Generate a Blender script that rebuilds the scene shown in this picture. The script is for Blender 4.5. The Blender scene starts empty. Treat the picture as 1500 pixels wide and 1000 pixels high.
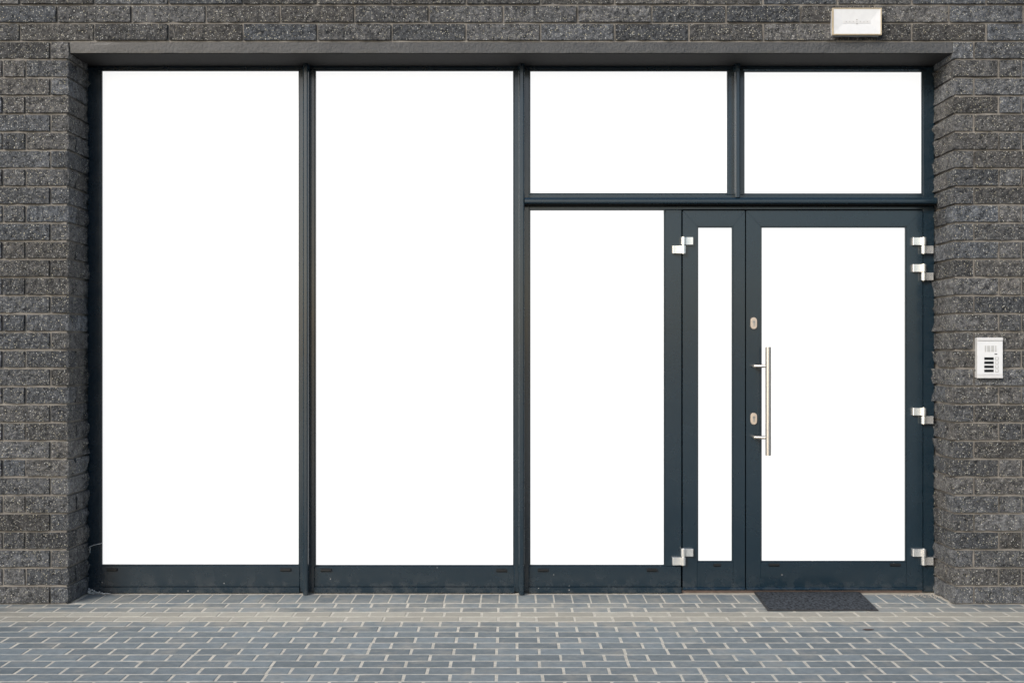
import bpy, bmesh, math, random
from mathutils import Vector, noise, Matrix
R = math.radians
random.seed(7)
scene = bpy.context.scene
COL = scene.collection

# ------------------------------------------------------------------ camera
CAM_D, CAM_H, FPX = 6.10, 1.411, 1610.4          # metres to wall, eye height, focal length in photo pixels
cam_d = bpy.data.cameras.new('camera')
cam = bpy.data.objects.new('camera', cam_d); COL.objects.link(cam)
cam.location = (0, -CAM_D, CAM_H); cam.rotation_euler = (R(90), 0, 0)
cam_d.sensor_width = 36; cam_d.sensor_fit = 'HORIZONTAL'; cam_d.lens = 36 * FPX / 1500
cam_d.shift_x = -2 / 1500; cam_d.shift_y = 12 / 1500
cam_d.clip_end = 1000
scene.camera = cam

# ------------------------------------------------------------------ light
SUN_EL, SUN_AZ = 28, 216                          # azimuth clockwise from +Y: behind the camera, to the left
world = bpy.data.worlds.new('World'); scene.world = world; world.use_nodes = True
wn = world.node_tree; wn.nodes.clear()
sky = wn.nodes.new('ShaderNodeTexSky'); sky.sky_type = 'NISHITA'; sky.sun_disc = False
sky.sun_elevation = R(SUN_EL); sky.sun_rotation = R(SUN_AZ)
sky.air_density = 1.0; sky.dust_density = 2.0; sky.ozone_density = 1.0
bg = wn.nodes.new('ShaderNodeBackground'); bg.inputs[1].default_value = 0.11
wo = wn.nodes.new('ShaderNodeOutputWorld')
wn.links.new(sky.outputs[0], bg.inputs[0]); wn.links.new(bg.outputs[0], wo.inputs[0])
sun_d = bpy.data.lights.new('sun', 'SUN'); sun_d.energy = 1.9; sun_d.angle = R(22); sun_d.color = (1, .97, .925)
sun = bpy.data.objects.new('sun', sun_d); COL.objects.link(sun)
sv = Vector((math.sin(R(SUN_AZ)) * math.cos(R(SUN_EL)), math.cos(R(SUN_AZ)) * math.cos(R(SUN_EL)), math.sin(R(SUN_EL))))
sun.rotation_euler = sv.to_track_quat('Z', 'Y').to_euler(); sun.location = sv * 20
scene.view_settings.view_transform = 'Standard'; scene.view_settings.look = 'None'
scene.view_settings.gamma = 1; scene.view_settings.use_curve_mapping = False
scene.view_settings.exposure = 0.75

# ------------------------------------------------------------------ measures
KW = FPX / CAM_D                                  # px per metre on the wall face
YF = 0.274                                        # front of the window frames
KF = FPX / (CAM_D + YF)
def wx(x): return (x - 752) / KW
def wz(y): return CAM_H - (y - 512) / KW
def fx(x, p=0): return (x - 752) * (CAM_D + YF - p) / FPX
def fz(y, p=0): return CAM_H - (y - 512) * (CAM_D + YF - p) / FPX
def pix(v):
    d = v[1] + CAM_D
    return 752 + v[0] * FPX / d, 512 - (v[2] - CAM_H) * FPX / d
JL, JR = wx(101), wx(1396)                        # the two reveal faces
SOF = wz(77.5)                                    # soffit
LT = wz(60.5)                                     # lintel top
PITCH = LT / 31

# ------------------------------------------------------------------ material helpers
class NT:
    def __init__(s, name):
        s.m = bpy.data.materials.new(name); s.m.use_nodes = True
        s.t = s.m.node_tree; s.b = s.t.nodes['Principled BSDF']
    def n(s, typ, ins=None, **kw):
        o = s.t.nodes.new('ShaderNode' + typ)
        for k, v in kw.items(): setattr(o, k, v)
        for k, v in (ins or {}).items():
            if hasattr(v, 'is_output') or isinstance(v, bpy.types.NodeSocket): s.t.links.new(v, o.inputs[k])
            else: o.inputs[k].default_value = v
        return o
    def link(s, a, b): s.t.links.new(a, s.b.inputs[b])
    def math(s, op, a, b=0.0, clamp=False):
        return s.n('Math', {0: a, 1: b}, operation=op, use_clamp=clamp).outputs[0]
    def mix(s, f, a, b, blend='MIX'):
        return s.n('Mix', {0: f, 6: a, 7: b}, data_type='RGBA', blend_type=blend).outputs[2]
    def ramp(s, f, lo, hi, a=0.0, b=1.0):
        return s.n('MapRange', {0: f, 1: lo, 2: hi, 3: a, 4: b}).outputs[0]
    def pos(s): return s.n('NewGeometry').outputs['Position']
    def noise(s, v, scale, detail=4, rough=.55):
        return s.n('TexNoise', {'Vector': v, 'Scale': scale, 'Detail': detail, 'Roughness': rough}).outputs[0]
def rgb(r, g, b): return (r, g, b, 1)

def mat_brick():
    s = NT('split_face_brick'); P = s.pos()
    rnd = s.n('ObjectInfo').outputs['Random']
    big = s.noise(P, 3.1, 3); mid = s.noise(P, 26, 5, .62); fine = s.noise(P, 150, 4, .7)
    pit = s.noise(P, 62, 5, .7)
    v = s.math('ADD', s.math('ADD', s.math('MULTIPLY', mid, .45), s.math('MULTIPLY', fine, .4)), s.math('MULTIPLY', pit, .35))
    base = s.mix(s.ramp(v, .48, .75), rgb(.009, .0105, .0125), rgb(.205, .206, .206))
    per = s.math('MULTIPLY', s.ramp(rnd, 0, 1, .62, 1.38), s.ramp(s.noise(P, 1.7, 3), .3, .7, .84, 1.2))
    comb = s.n('CombineColor', {0: per, 1: per, 2: per}).outputs[0]
    base = s.mix(1.0, base, comb, 'MULTIPLY')
    tint = s.mix(s.ramp(s.math('FRACT', s.math('MULTIPLY', rnd, 17.3)), 0, 1), rgb(.90, .98, 1.10), rgb(1.05, 1.0, .95))
    base = s.mix(1.0, base, tint, 'MULTIPLY')
    # lime bloom, a patch here and there
    zz = s.n('SeparateXYZ', {0: P}).outputs[2]
    low = s.ramp(zz, 1.3, .1, 0, .10)
    bloom = s.math('MULTIPLY', s.ramp(s.math('ADD', s.noise(P, 2.3, 3), low), .60, .74), s.ramp(s.noise(P, 34, 4), .42, .62))
    base = s.mix(s.math('MULTIPLY', bloom, .38), base, rgb(.30, .31, .32))
    # pale aggregate grains
    for sc, thr, rad, amt in ((115, .74, .36, 1.0), (200, .80, .38, .9)):
        vo = s.n('TexVoronoi', {'Vector': P, 'Scale': sc}, feature='F1')
        sep = s.n('SeparateColor', {0: vo.outputs['Color']})
        on = s.math('MULTIPLY', s.math('GREATER_THAN', sep.outputs[0], thr),
                    s.ramp(vo.outputs['Distance'], rad, rad * .75))
        on = s.math('MULTIPLY', on, s.ramp(sep.outputs[1], 0, 1, .35, amt))
        col = s.mix(sep.outputs[2], rgb(.66, .68, .68), rgb(.60, .55, .38))
        base = s.mix(on, base, col)
    s.link(base, 'Base Color'); s.b.inputs['Roughness'].default_value = .72
    s.b.inputs['Specular IOR Level'].default_value = .35
    vor = s.n('TexVoronoi', {'Vector': P, 'Scale': 42}, feature='F1').outputs['Distance']
    h = s.math('ADD', s.math('ADD', s.math('MULTIPLY', s.math('ADD', mid, s.math('MULTIPLY', pit, .6)), .8), s.math('MULTIPLY', vor, .35)),
               s.math('MULTIPLY', fine, .45))
    s.link(s.n('Bump', {'Strength': 1.0, 'Distance': .045, 'Height': h}).outputs[0], 'Normal')
    return s.m

def mat_mortar():
    s = NT('mortar'); P = s.pos()
    v = s.noise(P, 9, 5, .6)
    c = s.mix(s.ramp(v, .3, .7), rgb(.11, .103, .093), rgb(.215, .20, .178))
    s.link(c, 'Base Color'); s.b.inputs['Roughness'].default_value = .9
    s.link(s.n('Bump', {'Strength': .6, 'Distance': .006, 'Height': s.noise(P, 120, 5)}).outputs[0], 'Normal')
    return s.m

def mat_render():
    s = NT('grey_render'); P = s.pos()
    v = s.noise(P, 5, 5, .6)
    c = s.mix(s.ramp(v, .3, .7), rgb(.046, .046, .046), rgb(.066, .066, .0655))
    s.link(c, 'Base Color'); s.b.inputs['Roughness'].default_value = .5
    s.b.inputs['Coat Weight'].default_value = .45; s.b.inputs['Coat Roughness'].default_value = .12
    s.b.inputs['Specular IOR Level'].default_value = .2
    h = s.math('ADD', s.noise(P, 70, 5, .6), s.math('MULTIPLY', s.noise(P, 18, 3), .8))
    s.link(s.n('Bump', {'Strength': .9, 'Distance': .012, 'Height': h}).outputs[0], 'Normal')
    return s.m

def mat_frame():
    s = NT('anthracite_paint'); P = s.pos()
    z = s.n('SeparateXYZ', {0: P}).outputs[2]
    base = s.mix(s.ramp(s.noise(P, 4, 4), .3, .7), rgb(.0040, .0135, .0225), rgb(.0054, .0152, .0245))
    # splashes and dust near the ground
    vo = s.n('TexVoronoi', {'Vector': P, 'Scale': 34}, feature='F1')
    sep = s.n('SeparateColor', {0: vo.outputs['Color']})
    sp = s.math('MULTIPLY', s.math('GREATER_THAN', sep.outputs[0], .93), s.math('LESS_THAN', vo.outputs['Distance'], .12))
    sp = s.math('MULTIPLY', sp, s.ramp(z, .28, .04))
    base = s.mix(s.math('MULTIPLY', sp, .7), base, rgb(.35, .34, .32))
    dust = s.math('MULTIPLY', s.ramp(s.noise(P, 14, 5, .7), .45, .8), s.ramp(z, .12, 0))
    base = s.mix(s.math('MULTIPLY', dust, .22), base, rgb(.22, .21, .19))
    s.link(base, 'Base Color')
    s.link(s.ramp(s.noise(P, 7, 4), .3, .7, .22, .30), 'Roughness')
    s.b.inputs['Specular IOR Level'].default_value = .5
    s.b.inputs['Coat Weight'].default_value = .45; s.b.inputs['Coat Roughness'].default_value = .12
    return s.m

def mat_simple(name, c, rough=.5, metal=0.0, spec=.5, var=.12, scale=40, bump=0.0, bscale=200):
    s = NT(name); P = s.pos()
    d = rgb(*[x * (1 - var) for x in c]); e = rgb(*[min(1, x * (1 + var)) for x in c])
    s.link(s.mix(s.ramp(s.noise(P, scale, 4), .3, .7), d, e), 'Base Color')
    s.b.inputs['Roughness'].default_value = rough; s.b.inputs['Metallic'].default_value = metal
    s.b.inputs['Specular IOR Level'].default_value = spec
    if bump: s.link(s.n('Bump', {'Strength': bump, 'Distance': .004, 'Height': s.noise(P, bscale, 3)}).outputs[0], 'Normal')
    return s.m

def mat_pane():
    s = NT('white_glow_glazing')
    s.b.inputs['Base Color'].default_value = rgb(.22, .22, .22); s.b.inputs['Roughness'].default_value = .25
    s.b.inputs['Emission Color'].default_value = rgb(1, 1, 1); s.b.inputs['Emission Strength'].default_value = .53  # glow added to turn the blank panes pure white, no lit room behind
    return s.m

def mat_paver(name, lo, hi, dusty):
    s = NT(name); P = s.pos()
    rnd = s.n('ObjectInfo').outputs['Random']
    isl = s.n('NewGeometry').outputs['Random Per Island']
    rr = s.math('FRACT', s.math('ADD', rnd, isl))
    v = s.math('ADD', s.math('MULTIPLY', s.noise(P, 22, 6, .65), .7), s.math('MULTIPLY', s.noise(P, 260, 3, .7), .4))
    c = s.mix(s.ramp(v, .34, .78), rgb(*lo), rgb(*hi))
    per = s.ramp(rr, 0, 1, .83, 1.17)
    c = s.mix(1.0, c, s.n('CombineColor', {0: per, 1: per, 2: per}).outputs[0], 'MULTIPLY')
    sx = s.n('SeparateXYZ', {0: P})
    band = s.math('MULTIPLY', s.ramp(sx.outputs[1], -.62, -.36), s.ramp(sx.outputs[1], .42, -.20))
    d = s.ramp(s.math('ADD', s.noise(P, 6.5, 6, .68), s.math('MULTIPLY', band, .19)), .51, .78)
    c = s.mix(s.math('MULTIPLY', d, dusty), c, rgb(.31, .293, .25))
    s.link(c, 'Base Color'); s.b.inputs['Roughness'].default_value = .8
    s.b.inputs['Specular IOR Level'].default_value = .3
    s.link(s.n('Bump', {'Strength': .5, 'Distance': .004, 'Height': s.noise(P, 160, 5, .7)}).outputs[0], 'Normal')
    return s.m

def mat_ground():
    s = NT('paved_street'); P = s.pos()
    br = s.n('TexBrick', {'Vector': P, 'Color1': rgb(.085, .103, .118), 'Color2': rgb(.105, .122, .135), 'Mortar': rgb(.26, .235, .20),
                          'Scale': 1.0, 'Mortar Size': .005, 'Brick Width': .2, 'Row Height': .103})
    c = s.mix(s.ramp(s.noise(P, 1.2, 5), .45, .8), br.outputs[0], rgb(.16, .16, .15))
    s.link(c, 'Base Color'); s.b.inputs['Roughness'].default_value = .5
    s.b.inputs['Coat Weight'].default_value = .45; s.b.inputs['Coat Roughness'].default_value = .12
    return s.m

M = {}
M['brick'] = mat_brick(); M['mortar'] = mat_mortar(); M['render'] = mat_render(); M['frame'] = mat_frame()
M['pane'] = mat_pane(); M['ground'] = mat_ground()
M['paver'] = mat_paver('grey_paver', (.102, .127, .141), (.192, .220, .232), .66)
M['beige'] = mat_paver('beige_paver', (.255, .247, .212), (.37, .358, .31), .5)
M['sand'] = mat_simple('joint_sand', (.44, .415, .36), .95, var=.22, scale=30, bump=.5)
M['steel'] = mat_simple('brushed_steel', (.46, .44, .415), .36, .95, var=.06, scale=90)
M['hinge'] = mat_simple('satin_aluminium', (.84, .84, .83), .26, .85, var=.04)
M['brass'] = mat_simple('bronze_plate', (.58, .48, .39), .4, .6, var=.08)
M['black'] = mat_simple('black_plastic', (.006, .007, .008), .5, spec=.25)
M['white'] = mat_simple('white_plastic', (.55, .56, .57), .4, var=.03)
M['offwhite'] = mat_simple('clear_edge_plastic', (.33, .27, .18), .35, var=.1)
M['silver'] = mat_simple('silver_panel', (.53, .53, .53), .45, .1, var=.03)
M['grey'] = mat_simple('grey_plastic', (.30, .30, .29), .5)
M['rubber'] = mat_simple('black_rubber', (.02, .021, .024), .7)
M['carpet'] = mat_simple('ribbed_carpet', (.044, .050, .058), .95, var=.95, scale=75, bump=1.0, bscale=260, spec=.1)
M['crumb'] = mat_simple('pale_crumbs', (.55, .55, .53), .9, var=.2)
M['gravel'] = mat_simple('pale_gravel', (.34, .31, .27), .9, var=.3)
M['alu'] = mat_simple('threshold_metal', (.20, .15, .13), .5, .3)
M['soffit'] = mat_simple('soffit_shade_dark', (.020, .0195, .019), .8, spec=.15)  # soffit shade put into the colour
M['painted_shade'] = mat_simple('matt_shade_black', (.004, .004, .004), .95, spec=.05)  # near-black standing in for shade under the transom cap and in door gaps
M['leaf'] = mat_simple('dry_leaf', (.045, .022, .02), .8)

# ------------------------------------------------------------------ object helpers
WL = {}
def wl(o): return WL.get(o.name, Vector((0, 0, 0)))
def obj(name, bm, mat, parent=None, smooth=False, origin=None):
    me = bpy.data.meshes.new(name)
    if len(bm.verts):
        lo = Vector([min(v.co[i] for v in bm.verts) for i in range(3)]); hi = Vector([max(v.co[i] for v in bm.verts) for i in range(3)])
        c = Vector(origin) if origin else (lo + hi) / 2
    else: c = Vector((0, 0, 0))
    for v in bm.verts: v.co -= c
    bmesh.ops.recalc_face_normals(bm, faces=bm.faces[:])
    bm.to_mesh(me); bm.free()
    if smooth:
        me.polygons.foreach_set('use_smooth', [True] * len(me.polygons)); me.set_sharp_from_angle(angle=R(24))
    me.materials.append(M[mat])
    return link(name, me, c, parent)
def link(name, me, c, parent=None):
    o = bpy.data.objects.new(name, me); COL.objects.link(o)
    if parent: o.parent = parent; o.location = c - wl(parent)
    else: o.location = c
    WL[o.name] = Vector(c)
    return o
def thing(name, label, cat, loc, group=None):
    o = bpy.data.objects.new(name, None); COL.objects.link(o); o.location = loc; o.empty_display_size = .1
    WL[o.name] = Vector(loc); tag(o, label, cat, group); return o
def tag(o, label=None, cat=None, group=None, kind=None):
    for k, v in (('label', label), ('category', cat), ('group', group), ('kind', kind)):
        if v: o[k] = v
    return o
def box(bm, x0, x1, y0, y1, z0, z1, bev=0.0, seg=1):
    t = bmesh.new(); bmesh.ops.create_cube(t, size=1)
    for v in t.verts:
        v.co = Vector(((x0 + x1) / 2 + v.co.x * (x1 - x0), (y0 + y1) / 2 + v.co.y * (y1 - y0), (z0 + z1) / 2 + v.co.z * (z1 - z0)))
    if bev: bmesh.ops.bevel(t, geom=t.edges[:], offset=bev, segments=seg, affect='EDGES', profile=.5)
    merge(bm, t)
def merge(bm, t):
    mp = {v: bm.verts.new(v.co) for v in t.verts}
    for f in t.faces: bm.faces.new([mp[v] for v in f.verts])
    t.free()
def prism(bm, pts, axis, a, b, bev=0.0):
    """outline pts (2-D) pushed along an axis: 'y' takes (x,z), 'z' takes (x,y), 'x' takes (y,z)"""
    def P(p, t): return {'y': (p[0], t, p[1]), 'z': (p[0], p[1], t), 'x': (t, p[0], p[1])}[axis]
    t = bmesh.new()
    A = [t.verts.new(P(p, a)) for p in pts]; B = [t.verts.new(P(p, b)) for p in pts]
    t.faces.new(A); t.faces.new(B[::-1]); n = len(pts)
    for i in range(n): t.faces.new((A[i], A[(i + 1) % n], B[(i + 1) % n], B[i]))
    bmesh.ops.recalc_face_normals(t, faces=t.faces[:])
    if bev: bmesh.ops.bevel(t, geom=t.edges[:], offset=bev, segments=1, affect='EDGES')
    merge(bm, t)
def tube(bm, a, b, r, n=20, bev=.0):
    a, b = Vector(a), Vector(b); d = b - a
    t = bmesh.new(); bmesh.ops.create_cone(t, cap_ends=True, segments=n, radius1=r, radius2=r, depth=d.length)
    if bev:
        es = [e for e in t.edges if abs(abs(e.verts[0].co.z) - d.length / 2) < 1e-6 and abs(e.verts[0].co.z - e.verts[1].co.z) < 1e-6]
        bmesh.ops.bevel(t, geom=es, offset=bev, segments=2, affect='EDGES')
    bmesh.ops.transform(t, matrix=Matrix.Translation((a + b) / 2) @ d.to_track_quat('Z', 'Y').to_matrix().to_4x4(), verts=t.verts[:])
    merge(bm, t)
def one(name, mat, parent, *a, bev=0.0, seg=1, **k):
    bm = bmesh.new(); box(bm, *a, bev=bev, seg=seg); return obj(name, bm, mat, parent, **k)

# ------------------------------------------------------------------ ground
bm = bmesh.new()
for q in ((-150, -150), (150, -150), (150, 60), (-150, 60)): bm.verts.new((q[0], q[1], 0))
bm.faces.new(bm.verts[:])
street = obj('street', bm, 'ground', origin=(0, 0, 0)); street.location.z = -.012; tag(street, kind='structure')

PX0, PX1, PY0 = -4.6, 4.6, -3.2
bm = bmesh.new(); box(bm, PX0, PX1, PY0, .5, -.011, -.0014)
pavement = obj('pavement', bm, 'sand', origin=(0, 0, 0)); tag(pavement, kind='structure')

PV = []                                            # (x0, x1, y0, y1, kind)
JT = .0056                                         # half a joint
ROW = .103; Y0 = .024
def lay(yb, yt, off, kind, glitch=()):
    x = off - .2 * math.ceil((off - PX0) / .2) + .2; half = 0
    gl = sorted(glitch)
    while x < PX1 - .2:
        w = .2
        if half: w = .1; half -= 1
        elif gl and x >= gl[0]: w = .1; half = 1; gl.pop(0)
        a, b = x, x + w; x += w
        t = yt
        if yt > -.004 and (a < JL + .02 or b > JR - .02):     # in front of the piers
            if yb > -.03: continue
            t = -.003 + JT
        PV.append((a + JT, b - JT, yb + JT, t - JT, kind))
x = JL + .012
while x < JR - .03:                                # header course in the reveal
    w = min(.1032, JR - .008 - x)
    PV.append((x + .0035, x + w - .0035, Y0 + .008, Y0 + .008 + .205, 'g')); x += .1032
rowspec = [(.018, 'g'), (.122, 'g'), (.029, 'b'), (.125, 'b')]
gl = {7: (-2.1,), 8: (-.95, .45), 9: (1.7,), 10: (-1.75, .3), 11: (1.35,), 12: (-1.25, 1.9), 13: (.55,), 14: (-.6,)}
i = 0; y = Y0
while y - ROW > PY0:
    if i < 4: off, kd = rowspec[i]
    else: off, kd = ((.022, 'g') if i % 2 == 0 else (.122, 'g'))
    lay(y - ROW, y, off + random.uniform(-.006, .006), kd, gl.get(i, ()))
    y -= ROW; i += 1

def paver_mesh(bm, w, d, cx=0, cy=0, cz=0, jit=True):
    h, ch = .05, .0024
    def J(a): return a * random.uniform(-1, 1) if jit else 0
    lv = []
    for (z, ins) in ((-h, 0), (-ch, 0), (0, ch)):
        r = []
        for sx, sy in ((-1, -1), (1, -1), (1, 1), (-1, 1)):
            r.append(bm.verts.new((cx + sx * (w / 2 - ins) + J(.0012), cy + sy * (d / 2 - ins) + J(.0012), cz + z + J(.0006))))
        lv.append(r)
    for a, b in ((0, 1), (1, 2)):
        for k in range(4): bm.faces.new((lv[a][k], lv[a][(k + 1) % 4], lv[b][(k + 1) % 4], lv[b][k]))
    bm.faces.new(lv[2])
def vis_area(pts, ymax=1000):
    us = [p[0] for p in pts]; vs = [p[1] for p in pts]
    w = min(max(us), 1500) - max(min(us), 0); h = min(max(vs), ymax) - max(min(vs), 0)
    return w * h if w > 0 and h > 0 else 0
def parea(p): return vis_area([pix((a, b, 0)) for a in p[:2] for b in p[2:4]])
grey = sorted([p for p in PV if p[4] == 'g'], key=parea, reverse=True)
beige = sorted([p for p in PV if p[4] == 'b'], key=parea, reverse=True)
cache = {}
def put_pavers(lst, name, mat, limit):
    rest = bmesh.new(); n = 0
    for p in lst:
        w, d = p[1] - p[0], p[3] - p[2]; c = Vector(((p[0] + p[1]) / 2, (p[2] + p[3]) / 2, random.uniform(-.0005, .0006)))
        if n < limit and parea(p) > 0:
            key = (mat, round(w, 3), round(d, 3), random.randrange(5))
            if key not in cache:
                bm = bmesh.new(); paver_mesh(bm, w, d); me = bpy.data.meshes.new(name)
                bmesh.ops.recalc_face_normals(bm, faces=bm.faces[:]); bm.to_mesh(me); bm.free(); me.materials.append(M[mat]); cache[key] = me
            o = link(name, cache[key], c, pavement); n += 1
            o.rotation_euler = (random.gauss(0, .003), random.gauss(0, .0022), random.gauss(0, .0045))
        else: paver_mesh(rest, w, d, *c)
    if len(rest.verts): tag(obj(name, rest, mat, pavement), kind='stuff')
put_pavers(grey, 'paver', 'paver', 298)
put_pavers(beige, 'beige_paver', 'beige', 200)

# ------------------------------------------------------------------ brick wall
wall = thing('brick_wall', 'dark split face brick wall with pale specks framing the glazed shopfront', 'wall', (0, .1, 0))
WX0, WX1, WZ1 = -4.4, 4.4, 4.45
bm = bmesh.new(); mi = .0100
box(bm, WX0, JL - .017, mi, .45, -.04, WZ1); box(bm, JR + .017, WX1, mi, .45, -.04, WZ1)
box(bm, JL - .017, JR + .017, mi, .45, LT - .004, WZ1)
obj('mortar', bm, 'mortar', wall)

BR = []      # (x0,x1,y0,y1,z0,z1, rough sides)
HJ = .0066
def row_z(i): return i * PITCH + HJ, (i + 1) * PITCH - HJ
for i in range(31):
    z0, z1 = row_z(i)
    for s, J in ((-1, JL), (1, JR)):
        def add(a, b, y0=0, y1=.105, sides='F'):      # a, b measured outward from the reveal face
            xs = sorted((J + s * a, J + s * b)); BR.append((xs[0], xs[1], y0, y1, z0, z1, sides + ('R' if s < 0 else 'L') * (sides == 'FC' or sides == 'C')))
        jl = lambda a: a
        if i % 2 == 0:
            e = .104 if s < 0 else .116
            add(0, e - HJ, 0, YF + .012, 'FC'); p = e
        else:
            e = .242 if s < 0 else .254
            add(0, e - HJ, 0, .102, 'FC'); add(0, .1, .111, YF + .012, 'C')
            add(e + HJ, e + .127 - HJ); p = e + .127
        while p < (WX1 - JR) - .45:
            add(p + HJ, p + .4125 - HJ); p += .4125
i = 31
while (i + 1) * PITCH < WZ1 - .02:
    z0, z1 = row_z(i)
    x = (wx(137.7) if i % 2 else wx(83.3)) - .4125 * 4
    while x < WX1 - .45:
        BR.append((x + HJ, x + .4125 - HJ, 0, .105, z0, z1, 'F')); x += .4125
    i += 1
def brick_geo(bm, b):
    x0, x1, y0, y1, z0, z1, sides = b
    nx = max(2, round((x1 - x0) / .036)); nz = 3; ny = max(1, round((y1 - y0) / .045)) if 'C' in sides else 1
    dx = random.uniform(-.0015, .0015); dy = random.uniform(-.0045, .0025); seed = Vector((random.uniform(0, 90), random.uniform(0, 90), random.uniform(0, 90)))
    vs = {}
    def V(i, j, k):
        key = (i, j, k)
        if key in vs: return vs[key]
        p = Vector((x0 + (x1 - x0) * i / nx, y0 + (y1 - y0) * j / ny, z0 + (z1 - z0) * k / nz))
        n1 = noise.noise(p * 16 + seed); n2 = noise.noise(p * 45 + seed * 2)
        q = p.copy()
        ex = i in (0, nx); ez = k in (0, nz)
        if j == 0 and 'F' in sides:
            q.y += dy + n1 * .0060 + n2 * .0055 - .001
            if ex or ez: q.y += .0008 + .0012 * n2
        if ('L' in sides and i == 0) or ('R' in sides and i == nx):
            sg = 1 if i == 0 else -1
            q.x += sg * (n1 * .006 + n2 * .005 + .001)
            if ez: q.x += sg * .0015
            if j == 0: q.x += sg * (.001 + .004 * n2)
            if j >= ny - 1: q.y += n2 * .01; q.x += sg * (n2 * .022 - .001)
        if ez: q.z += n2 * .0016
        if ex and not 'C' in sides: q.x += n2 * .0018
        vs[key] = bm.verts.new(q); return vs[key]
    for i in range(nx):
        for k in range(nz):
            bm.faces.new((V(i, 0, k), V(i + 1, 0, k), V(i + 1, 0, k + 1), V(i, 0, k + 1)))
        for j in range(ny):
            bm.faces.new((V(i, j, 0), V(i, j + 1, 0), V(i + 1, j + 1, 0), V(i + 1, j, 0)))
            bm.faces.new((V(i, j, nz), V(i + 1, j, nz), V(i + 1, j + 1, nz), V(i, j + 1, nz)))
    for k in range(nz):
        for j in range(ny):
            bm.faces.new((V(0, j, k), V(0, j, k + 1), V(0, j + 1, k + 1), V(0, j + 1, k)))
            bm.faces.new((V(nx, j, k), V(nx, j + 1, k), V(nx, j + 1, k + 1), V(nx, j, k + 1)))
def barea(b):
    pts = [pix((x, y, z)) for x in b[:2] for y in (b[2:4] if 'C' in b[6] else b[2:3]) for z in b[4:6]]
    return vis_area(pts)
BR.sort(key=barea, reverse=True)
rest = bmesh.new()
for n, b in enumerate(BR):
    if n < 300 and barea(b) > 30:
        bm = bmesh.new(); brick_geo(bm, b); obj('brick', bm, 'brick', wall, smooth=True)
    else: brick_geo(rest, b)
o = obj('brick', rest, 'brick', wall, smooth=True); tag(o, kind='stuff')
print('bricks', len(BR), sum(1 for b in BR if barea(b) > 30), 'pavers', len(grey), sum(1 for p in grey if parea(p) > 0))
bm = bmesh.new(); LXL, LXR = wx(103.5), wx(1393.5)
box(bm, JL + .001, JR - .001, .012, .449, SOF + .001, LT - .006, .003)
t = bmesh.new()                                    # trowelled front, a little uneven
nx, nz = 120, 4
g = [[t.verts.new((JL + .002 + (JR - JL - .004) * i / nx, .004 + noise.noise(Vector((i * .31, k * .7, 3))) * .0006 + (.0008 if k in (0, nz) else 0),
      SOF - (.0 if k else .0) + (LT - .006 - SOF) * k / nz + (noise.noise(Vector((i * .4, 9, k))) * .0022 if k in (0,) else 0))) for k in range(nz + 1)] for i in range(nx + 1)]
for i in range(nx):
    for k in range(nz): t.faces.new((g[i][k], g[i + 1][k], g[i + 1][k + 1], g[i][k + 1]))
bk = [t.verts.new((g[i][0].co.x, .02, SOF + .0005)) for i in range(nx + 1)]
for i in range(nx): t.faces.new((bk[i], bk[i + 1], g[i + 1][0], g[i][0]))
merge(bm, t)
obj('lintel', bm, 'render', wall)
one('soffit_shade_panel', 'soffit', wall, JL + .002, JR - .002, .0085, .40, SOF - .0025, SOF + .0003, bev=.001)  # dark sheet added under the lintel so the soffit looks shaded

# ------------------------------------------------------------------ shopfront
shop = thing('shopfront', 'anthracite metal shopfront with five white panes around the doorway', 'shop window', (fx(560), YF, 0))
FB = YF + .07                                       # back of the frame members
BED = 2.0                                           # bead width in px
def rect(bm, xa, xb, ya, yb, front=YF, back=FB, bev=.0025):     # photo pixels on the frame plane
    box(bm, fx(xa), fx(xb), front, back, fz(yb), fz(ya), bev)
def member(name, *a, parent=shop, **k):
    bm = bmesh.new(); rect(bm, *a, **k); return obj(name, bm, 'frame', parent)
GB = 866.5
def member_xyz(name, x0, x1, z0, z1, front=YF, back=FB, bev=.0025, parent=shop):
    return one(name, 'frame', parent, x0, x1, front, back, z0, z1, bev=bev)
S1, S2 = 131, 1371
member_xyz('jamb_post', JL - .003, fx(149 - BED), .008, SOF - .006)
member_xyz('jamb_post', fx(1352.5), JR + .003, .008, SOF - .006, front=YF + .004)
member_xyz('head_rail', fx(149 - BED) + .0005, fx(1352.5) - .0005, fz(104 - BED), SOF - .002, front=YF + .006)
# mullions: a flat base and a projecting cap
def mullion(cx, xa, xb, ztop, zbot, base_bot):
    bm = bmesh.new()
    box(bm, fx(xa + BED), fx(xb - BED), YF + .001, FB, base_bot, fz(104 - BED) - .0005, .002)
    m = obj('mullion', bm, 'frame', shop)
    bm = bmesh.new(); c = fx(cx); w = .0165
    pts = [(c - w, YF + .0005), (c + w, YF + .0005), (c + w, YF - .046), (c + w * .86, YF - .055), (c + w * .5, YF - .0595),
           (c - w * .5, YF - .0595), (c - w * .86, YF - .055), (c - w, YF - .046)]
    prism(bm, pts, 'z', zbot, ztop); obj('mullion_cap', bm, 'frame', m)
mullion(450, 437, 462.5, SOF - .004, .004, .008)
mullion(764, 751.5, 777, SOF - .004, .004, .008)
mullion(1078, 1065, 1091, SOF - .004, fz(289, .06) + .001, fz(283 + BED))
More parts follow.
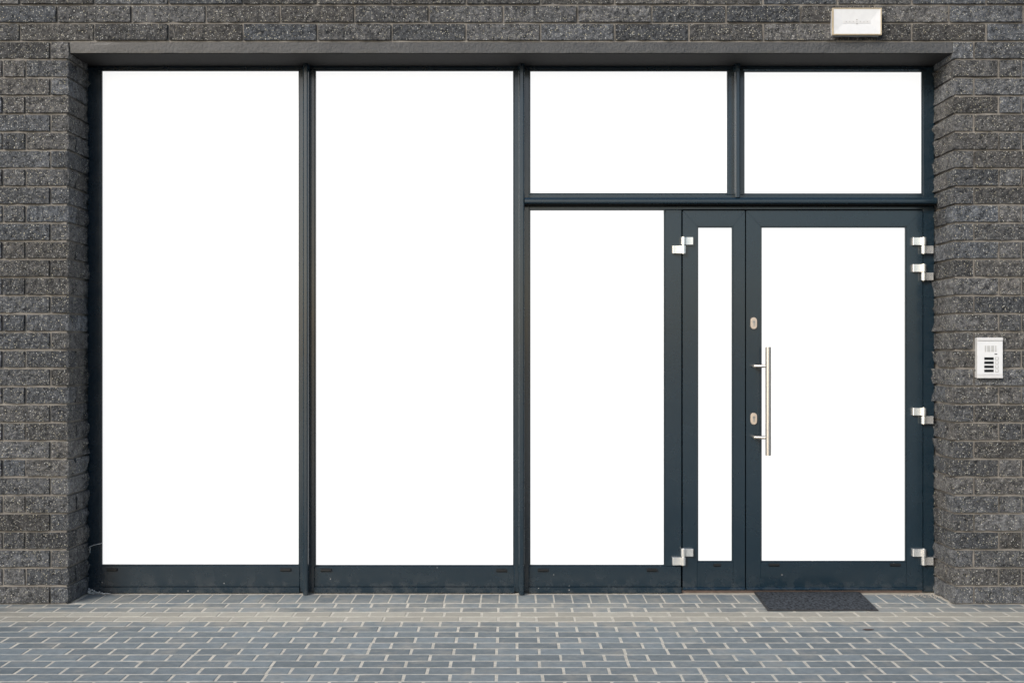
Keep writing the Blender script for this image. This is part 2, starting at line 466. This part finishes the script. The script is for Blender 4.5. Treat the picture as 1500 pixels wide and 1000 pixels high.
# transom
bm = bmesh.new()
box(bm, fx(777 - BED) + .0005, fx(1352.5) - .0005, YF + .002, FB, fz(307.0), fz(283 + BED) - .0005, .002)
tr = obj('transom', bm, 'frame', shop)
za, zb = fz(298.5, .06), fz(289, .06); zm = (za + zb) / 2; hw = (zb - za) / 2
bm = bmesh.new()
pts = [(YF + .0015, zm - hw), (YF - .046, zm - hw), (YF - .055, zm - hw * .84), (YF - .0595, zm - hw * .4), (YF - .0595, zm + hw * .25), (YF - .052, zm + hw * .95), (YF - .046, zm + hw), (YF + .0015, zm + hw)]
prism(bm, pts, 'x', fx(764) + .0172, JR - .004); obj('transom_cap', bm, 'frame', tr)
one('painted_shade', 'painted_shade', tr, fx(764) + .018, JR - .006, YF - .047, YF + .0012, zm - hw - .006, zm - hw - .0004)  # black strip painting the shadow line under the transom cap
# bottom rails, sill strips
def bottom(xa, xb, top):
    b = member_xyz('bottom_rail', fx(xa) + .0005, fx(xb) - .0005, fz(859.0), fz(top + BED), front=YF + .001)
    bm = bmesh.new(); z0, z1 = .004, fz(859.0)
    prism(bm, [(FB, z0), (YF - .010, z0), (YF - .010, z1 - .002), (YF - .009, z1 - .0008), (YF, z1 - .0005), (FB, z1 - .0005)], 'x', fx(xa) + .001, fx(xb) - .001)
    obj('sill_strip', bm, 'frame', b)
bottom(149 - BED, 437 + BED, 826.5); bottom(462.5 - BED, 751.5 + BED, 827.3); bottom(777 - BED, 998.0, 827.0)
# fixed post between side pane and the narrow leaf
member_xyz('door_post', fx(972.5 + BED), fx(998.5), fz(829) + .0006, fz(307.2), front=YF)
def pane(xa, xb, ya, yb, parent=shop, f=YF):
    p = one('pane', 'pane', parent, fx(xa - 1), fx(xb + 1), f + .016, f + .042, fz(yb + 1), fz(ya - 1))
    bm = bmesh.new(); b = BED
    for q in ((xa - b, xa, ya - b, yb + b), (xb, xb + b, ya - b, yb + b)): rect(bm, *q, front=f + .005, back=f + .05, bev=.0012)
    for q in ((xa, xb, ya - b, ya), (xa, xb, yb, yb + b)): rect(bm, *q, front=f + .0056, back=f + .05, bev=.0012)
    obj('glazing_bead', bm, 'frame', p)
    return p
for q in ((149, 437, 104, 826.5), (462.5, 751.5, 104, 827.3), (777, 1065.3, 104.3, 282.5), (1091, 1350.5, 105.3, 283), (777, 972.5, 307 + 1.0, 827)):
    pane(*q)
def drain(xa, xb, y, parent, w=None):
    bm = bmesh.new()
    x0, x1 = fx(xa), fx(xb); z0, z1 = fz(y + 2.3), fz(y - 2.3)
    prism(bm, [(YF + .002, z0), (YF - .006, z0 + .001), (YF - .010, z0 + .006), (YF - .009, z1 - .004), (YF - .003, z1), (YF + .002, z1)], 'x', x0, x1)
    obj('drain_cap', bm, 'black', parent)
for xa, xb, yy in ((157, 171.5, 834), (411, 426, 834), (470, 485, 834.5), (727, 742, 835), (788, 802.5, 834.6), (947.5, 962.5, 834.3)): drain(xa, xb, yy, shop)

# ------------------------------------------------------------------ doors
def leaf(root, xa, xb, ya, yb, pa, pb, pc, pd, f):
    """outer px rectangle, pane px rectangle"""
    X0, X1, Z0, Z1 = fx(xa), fx(xb), fz(yb), fz(ya); B = BED
    x0, x1, z0, z1 = fx(pa - B), fx(pb + B), fz(pd + B), fz(pc - B)
    e = .0004
    bm = bmesh.new(); prism(bm, [(X0, Z0), (x0, Z0), (x0, z1), (X0, Z1)], 'y', f, f + .07, .0006); obj('stile', bm, 'frame', root)
    bm = bmesh.new(); prism(bm, [(X1, Z0), (X1, Z1), (x1, z1), (x1, Z0)], 'y', f, f + .07, .0006); obj('stile', bm, 'frame', root)
    bm = bmesh.new(); prism(bm, [(X0 + e, Z1), (X1 - e, Z1), (x1 - e, z1), (x0 + e, z1)], 'y', f, f + .07, .0006); obj('top_rail', bm, 'frame', root)
    one('bottom_rail', 'frame', root, x0 + e, x1 - e, f + .0003, f + .07, Z0, z0, bev=.0016)
    bm = bmesh.new(); zt = fz(858.8)
    prism(bm, [(f + .0, Z0 + .001), (f - .014, Z0 + .003), (f - .016, Z0 + .010), (f - .010, zt - .003), (f + .0, zt)], 'x', X0 + .002, X1 - .002)
    obj('weather_bar', bm, 'frame', root)
    pane(pa, pb, pc, pd, root, f)
FD = YF - .003
door = thing('entrance_door', 'wide anthracite framed door with white pane and long steel pull bar', 'door', (fx(1221), YF, 0))
leaf(door, 1092.8, 1351.2, 308.6, 863.8, 1116, 1326, 333.5, 821, FD)
narrow = thing('narrow_door_leaf', 'narrow anthracite door leaf with slim white pane left of entrance door', 'door', (fx(1045), YF, 0))
leaf(narrow, 1000.0, 1091.2, 308.6, 863.8, 1023, 1072, 333.5, 821, FD)
drain(1126, 1141, 826.8, door); drain(1303.5, 1318.5, 826.8, door); drain(1045, 1055, 827.0, narrow)
one('threshold', 'alu', shop, fx(999), fx(1352), YF + .012, FB + .03, .001, .016, bev=.002)
one('light_block_sheet', 'painted_shade', shop, fx(986), fx(1362), FB + .004, FB + .018, .0165, fz(301), bev=.0)  # backing sheet added behind the leaves to block light through the gaps

def hinge(root, bx, y0, y1, y2, y3, plate1, plate2):
    """barrel centre bx; upper knuckle y0-y1 with a plate to px plate1, lower y2-y3 with a plate to px plate2"""
    p = .022
    def kn(name, ya, yb, pl, parent):
        c = fx(bx, p + .008); yc = FD - .019; r = .0148; e = fx(pl, p)
        sg = 1 if e > c else -1; pts = []
        pts.append((c + sg * .002, FD + .002)); pts.append((e, FD + .002)); pts.append((e, yc - r * .20)); pts.append((e - sg * .002, yc - r * .45)); pts.append((c + sg * r * 1.15, yc - r * .30))
        for a in range(-2, 8):
            th = R(a * 180 / 7)
            pts.append((c - sg * math.sin(th) * r, yc - math.cos(th) * r))
        bm = bmesh.new(); prism(bm, pts, 'z', fz(yb, p), fz(ya, p), .0012); return obj(name, bm, 'hinge', parent, smooth=True)
    h = kn('hinge', y0, y1, plate1, root); kn('hinge_knuckle', y2, y3, plate2, h)
    bm = bmesh.new(); tube(bm, (fx(bx, p + .008), FD - .019, fz(y3, p) - .003), (fx(bx, p + .008), FD - .019, fz(y0, p) + .003), .008, 12, .002)
    obj('hinge_pin', bm, 'hinge', h)
for y in (347.8, 387, 597, 803.5): hinge(door, 1353.6, y, y + 11.2, y + 12.2, y + 23.6, 1337, 1367.3)
for y in (347.3, 803.2): hinge(narrow, 1001.3, y, y + 11.2, y + 12.4, y + 24, 1015.5, 985)

# pull bar
bp = .088; yb_ = FD - bp
bm = bmesh.new(); xc = (1125.4 - 752) * (CAM_D + yb_) / FPX
def hz(y): return CAM_H - (y - 512) * (CAM_D + yb_) / FPX
tube(bm, (xc, yb_, hz(667)), (xc, yb_, hz(508)), .0165, 24, .002)
hd = obj('pull_bar', bm, 'steel', door, smooth=True)
for yy in (536.0, 641.0):
    bm = bmesh.new(); z = hz(yy); xr = fx(1103.5)
    tube(bm, (xr, FD - .001, z), (xr, FD - .046, z), .0098, 16)
    tube(bm, (xr - .004, FD - .040, z), (xc, yb_ + .006, z), .0098, 16, .004)
    obj('handle_bracket', bm, 'steel', hd, smooth=True)
for o in (hd, *hd.children):
    pass
def oval(bm, cx, cz, w, h, y0, y1, n=8, bev=0.0):
    pts = []
    for k in range(n + 1): a = R(180 * k / n); pts.append((cx + w * math.cos(a), cz + (h - w) + w * math.sin(a)))
    for k in range(n + 1): a = R(180 + 180 * k / n); pts.append((cx + w * math.cos(a), cz - (h - w) + w * math.sin(a)))
    prism(bm, pts, 'y', y0, y1, bev)
for yy in (473.3, 613.0):
    cx, cz = fx(1104.2, .01), fz(yy, .01)
    bm = bmesh.new(); oval(bm, cx, cz, .0185, .0345, FD - .011, FD + .001, bev=.0022); lk = obj('lock', bm, 'brass', door)
    bm = bmesh.new(); tube(bm, (cx, FD - .006, cz + .008), (cx, FD - .0135, cz + .008), .0088, 16, .001); box(bm, cx - .0042, cx + .0042, FD - .0130, FD - .008, cz - .018, cz + .004, .001)
    cyl = obj('lock_cylinder', bm, 'steel', lk)
    one('keyhole', 'black', lk, cx - .0012, cx + .0012, FD - .0142, FD - .013, cz + .003, cz + .0125)

# ------------------------------------------------------------------ wall lamp
lx0, lx1, lz0, lz1 = wx(1219.6), wx(1292), wz(51.6), wz(11.4); pf = .05
k = (CAM_D - pf) / CAM_D                           # its front stands nearer than the wall
lx0, lx1, lz0, lz1 = lx0 * k, lx1 * k, CAM_H + (lz0 - CAM_H) * k, CAM_H + (lz1 - CAM_H) * k
lamp = thing('wall_lamp', 'white rectangular emergency lamp mounted on bricks above the door', 'wall lamp', ((lx0 + lx1) / 2, 0, lz0))
one('back_box', 'white', lamp, lx0 + .004, lx1 - .004, -.030, .006, lz0 + .004, lz1 - .004, bev=.004)
bm = bmesh.new(); rw = .0075
for q in ((lx0, lx0 + rw, lz0, lz1), (lx1 - rw, lx1, lz0, lz1)): box(bm, q[0], q[1], -pf, -.0305, q[2], q[3], .003, 2)
for q in ((lx0 + rw - .002, lx1 - rw + .002, lz0 + .0003, lz0 + rw), (lx0 + rw - .002, lx1 - rw + .002, lz1 - rw, lz1 - .0003)): box(bm, q[0], q[1], -pf + .0003, -.0305, q[2], q[3], .003, 2)
obj('bezel', bm, 'offwhite', lamp)
bm = bmesh.new()                                   # sunk reflector
ax0, ax1, az0, az1 = lx0 + .006, lx1 - .006, lz0 + .006, lz1 - .006
cxm, czm = (lx0 + lx1) / 2, (lz0 + lz1) / 2 - .0005
bx0, bx1, bz0, bz1 = cxm - .076, cxm + .076, czm - .0105, czm + .0105
O = [bm.verts.new((a, -pf + .003, b)) for a, b in ((ax0, az0), (ax1, az0), (ax1, az1), (ax0, az1))]
I = [bm.verts.new((a, -.041, b)) for a, b in ((bx0, bz0), (bx1, bz0), (bx1, bz1), (bx0, bz1))]
for q in range(4): bm.faces.new((O[q], O[(q + 1) % 4], I[(q + 1) % 4], I[q]))
bm.faces.new(I); rf = obj('reflector', bm, 'white', lamp)
ld = one('led_strip', 'silver', rf, bx0 + .001, bx1 - .001, -.0425, -.0408, bz0 + .002, bz1 - .002, bev=.0006)
bm = bmesh.new()
for q in range(7): 
    c = cxm + (q - 3) * .0195; box(bm, c - .002, c + .002, -.0440, -.0422, czm - .002, czm + .002, .0005)
for c in (czm + .0115, czm - .0115): box(bm, cxm - .003, cxm + .003, -.0450, -.0405, c - .0014, c + .0014)
obj('led', bm, 'grey', rf)

# ------------------------------------------------------------------ intercom
pf = .035; k = (CAM_D - pf) / CAM_D
ix0, ix1, iz0, iz1 = wx(1431.8) * k, wx(1469.6) * k, CAM_H + (wz(553.8) - CAM_H) * k, CAM_H + (wz(494.2) - CAM_H) * k
W, H = ix1 - ix0, iz1 - iz0
ic = thing('intercom', 'silver door intercom with four call buttons on right brick pier', 'intercom', ((ix0 + ix1) / 2, 0, iz0))
one('housing', 'silver', ic, ix0 + .0015, ix1 - .0015, -pf + .006, .006, iz0 + .001, iz1 - .001, bev=.003)
one('end_cap', 'silver', ic, ix0, ix1, -pf, -pf + .012, iz1 - H * .085, iz1, bev=.002)
one('end_cap', 'silver', ic, ix0, ix1, -pf, -pf + .012, iz0, iz0 + H * .082, bev=.002)
one('faceplate', 'white', ic, ix0 + .0012, ix1 - .0012, -pf + .0022, -pf + .012, iz0 + H * .09, iz1 - H * .093, bev=.0012)
def U(u): return ix0 + W * u
def Vv(v): return iz1 - H * v
fy = -pf + .0022
bm = bmesh.new()
for ua, ub in ((.29, .345), (.385, .50), (.54, .65), (.695, .74)):
    for r in range(6):
        v = .205 + r * .0255; box(bm, U(ua), U(ub), fy - .0006, fy + .002, Vv(v + .017), Vv(v))
obj('speaker_grille', bm, 'grey', ic)
one('sensor', 'black', ic, U(.67), U(.77), fy - .0008, fy + .002, Vv(.42), Vv(.398))
for r in range(4):
    v = .485 + r * .1
    one('name_plate', 'black', ic, U(.27), U(.635), fy - .0012, fy + .003, Vv(v + .066), Vv(v), bev=.0004)
    bm = bmesh.new(); box(bm, U(.695), U(.825), fy - .0008, fy + .003, Vv(v + .068), Vv(v - .004), .0003); bt = obj('call_button', bm, 'grey', ic)
    one('button_cap', 'white', bt, U(.715), U(.805), fy - .0022, fy + .001, Vv(v + .055), Vv(v + .009), bev=.0005)

# ------------------------------------------------------------------ door mat
def gnd(x, y): d = FPX * CAM_H / (y - 512); return Vector(((x - 752) * d / FPX, d - CAM_D, 0))
A, B_, C_, D_ = gnd(1124, 894.6), gnd(1287, 894.6), gnd(1260, 868.2), gnd(1104, 868.2)
mat_t = thing('door_mat', 'charcoal ribbed doormat lying askew before the entrance door', 'doormat', (A + B_ + C_ + D_) / 4)
def quad_slab(name, m, ins, z0, z1, bev):
    c = (A + B_ + C_ + D_) / 4; pts = []
    for p in (A, B_, C_, D_):
        d = c - p; pts.append((p + Vector((math.copysign(ins, d.x), math.copysign(ins, d.y), 0)))[:2])
    bm = bmesh.new(); prism(bm, pts, 'z', z0, z1, bev); return obj(name, bm, m, mat_t)
quad_slab('rubber_backing', 'rubber', 0, .0012, .007, .002)
quad_slab('carpet', 'carpet', .012, .0065, .0105, .0015)

# ------------------------------------------------------------------ small litter
def crumbs(name, label, cat, mat, n, f, smin, smax):
    bm = bmesh.new()
    for _ in range(n):
        c = f(); s = random.uniform(smin, smax) * random.choice((.5, .7, 1))
        t = bmesh.new(); bmesh.ops.create_icosphere(t, subdivisions=1, radius=s)
        for v in t.verts: v.co = Vector((v.co.x * random.uniform(.7, 1.3), v.co.y * random.uniform(.7, 1.3), v.co.z * random.uniform(.5, 1))) + c
        merge(bm, t)
    tag(obj(name, bm, mat), label, cat, kind='stuff')
def f1():
    u = random.random() ** 1.6
    return Vector((JL + .012 + u * .13, YF - .018 - random.random() * .012, .002 + (1 - u) ** 2 * .03 * random.random() + .002))
crumbs('foam_crumbs', 'pale crumbs heaped in the corner at the left pier', 'crumbs', 'crumb', 110, f1, .002, .006)
def f2():
    u, v = random.random() ** 1.3, random.random()
    return Vector((JR - .015 - u * .2, YF - .02 - v * .11 * (1 - u * .5), .002))
crumbs('loose_gravel', 'loose pale grit on paving at the right pier', 'grit', 'gravel', 150, f2, .0015, .0045)
c = gnd(1272, 922.3)
bm = bmesh.new()
pts = [(-.03, 0), (-.018, -.012), (.0, -.015), (.018, -.008), (.03, .002), (.012, .012), (-.012, .01)]
lo = [bm.verts.new((c.x + p[0], c.y + p[1], .0025 + .003 * random.random())) for p in pts]; up = [bm.verts.new((v.co.x, v.co.y, v.co.z + .0012)) for v in lo]
bm.faces.new(lo[::-1]); bm.faces.new(up)
for q in range(7): bm.faces.new((lo[q], lo[(q + 1) % 7], up[(q + 1) % 7], up[q]))
tag(obj('dry_leaf', bm, 'leaf'), 'small dark dry leaf on the paving in front of the door', 'leaf')

bm = bmesh.new()
for a, b in (((131.5, 800.5), (138, 797.5)), ((138, 797.5), (149.5, 795)), ((133, 801), (132.5, 809))):
    tube(bm, (fx(a[0]), YF - .012, fz(a[1])), (fx(b[0]), YF - .008, fz(b[1])), .0016, 6)
tag(obj('cobweb', bm, 'crumb'), 'dusty cobweb thread across the bottom of left window frame', 'cobweb')
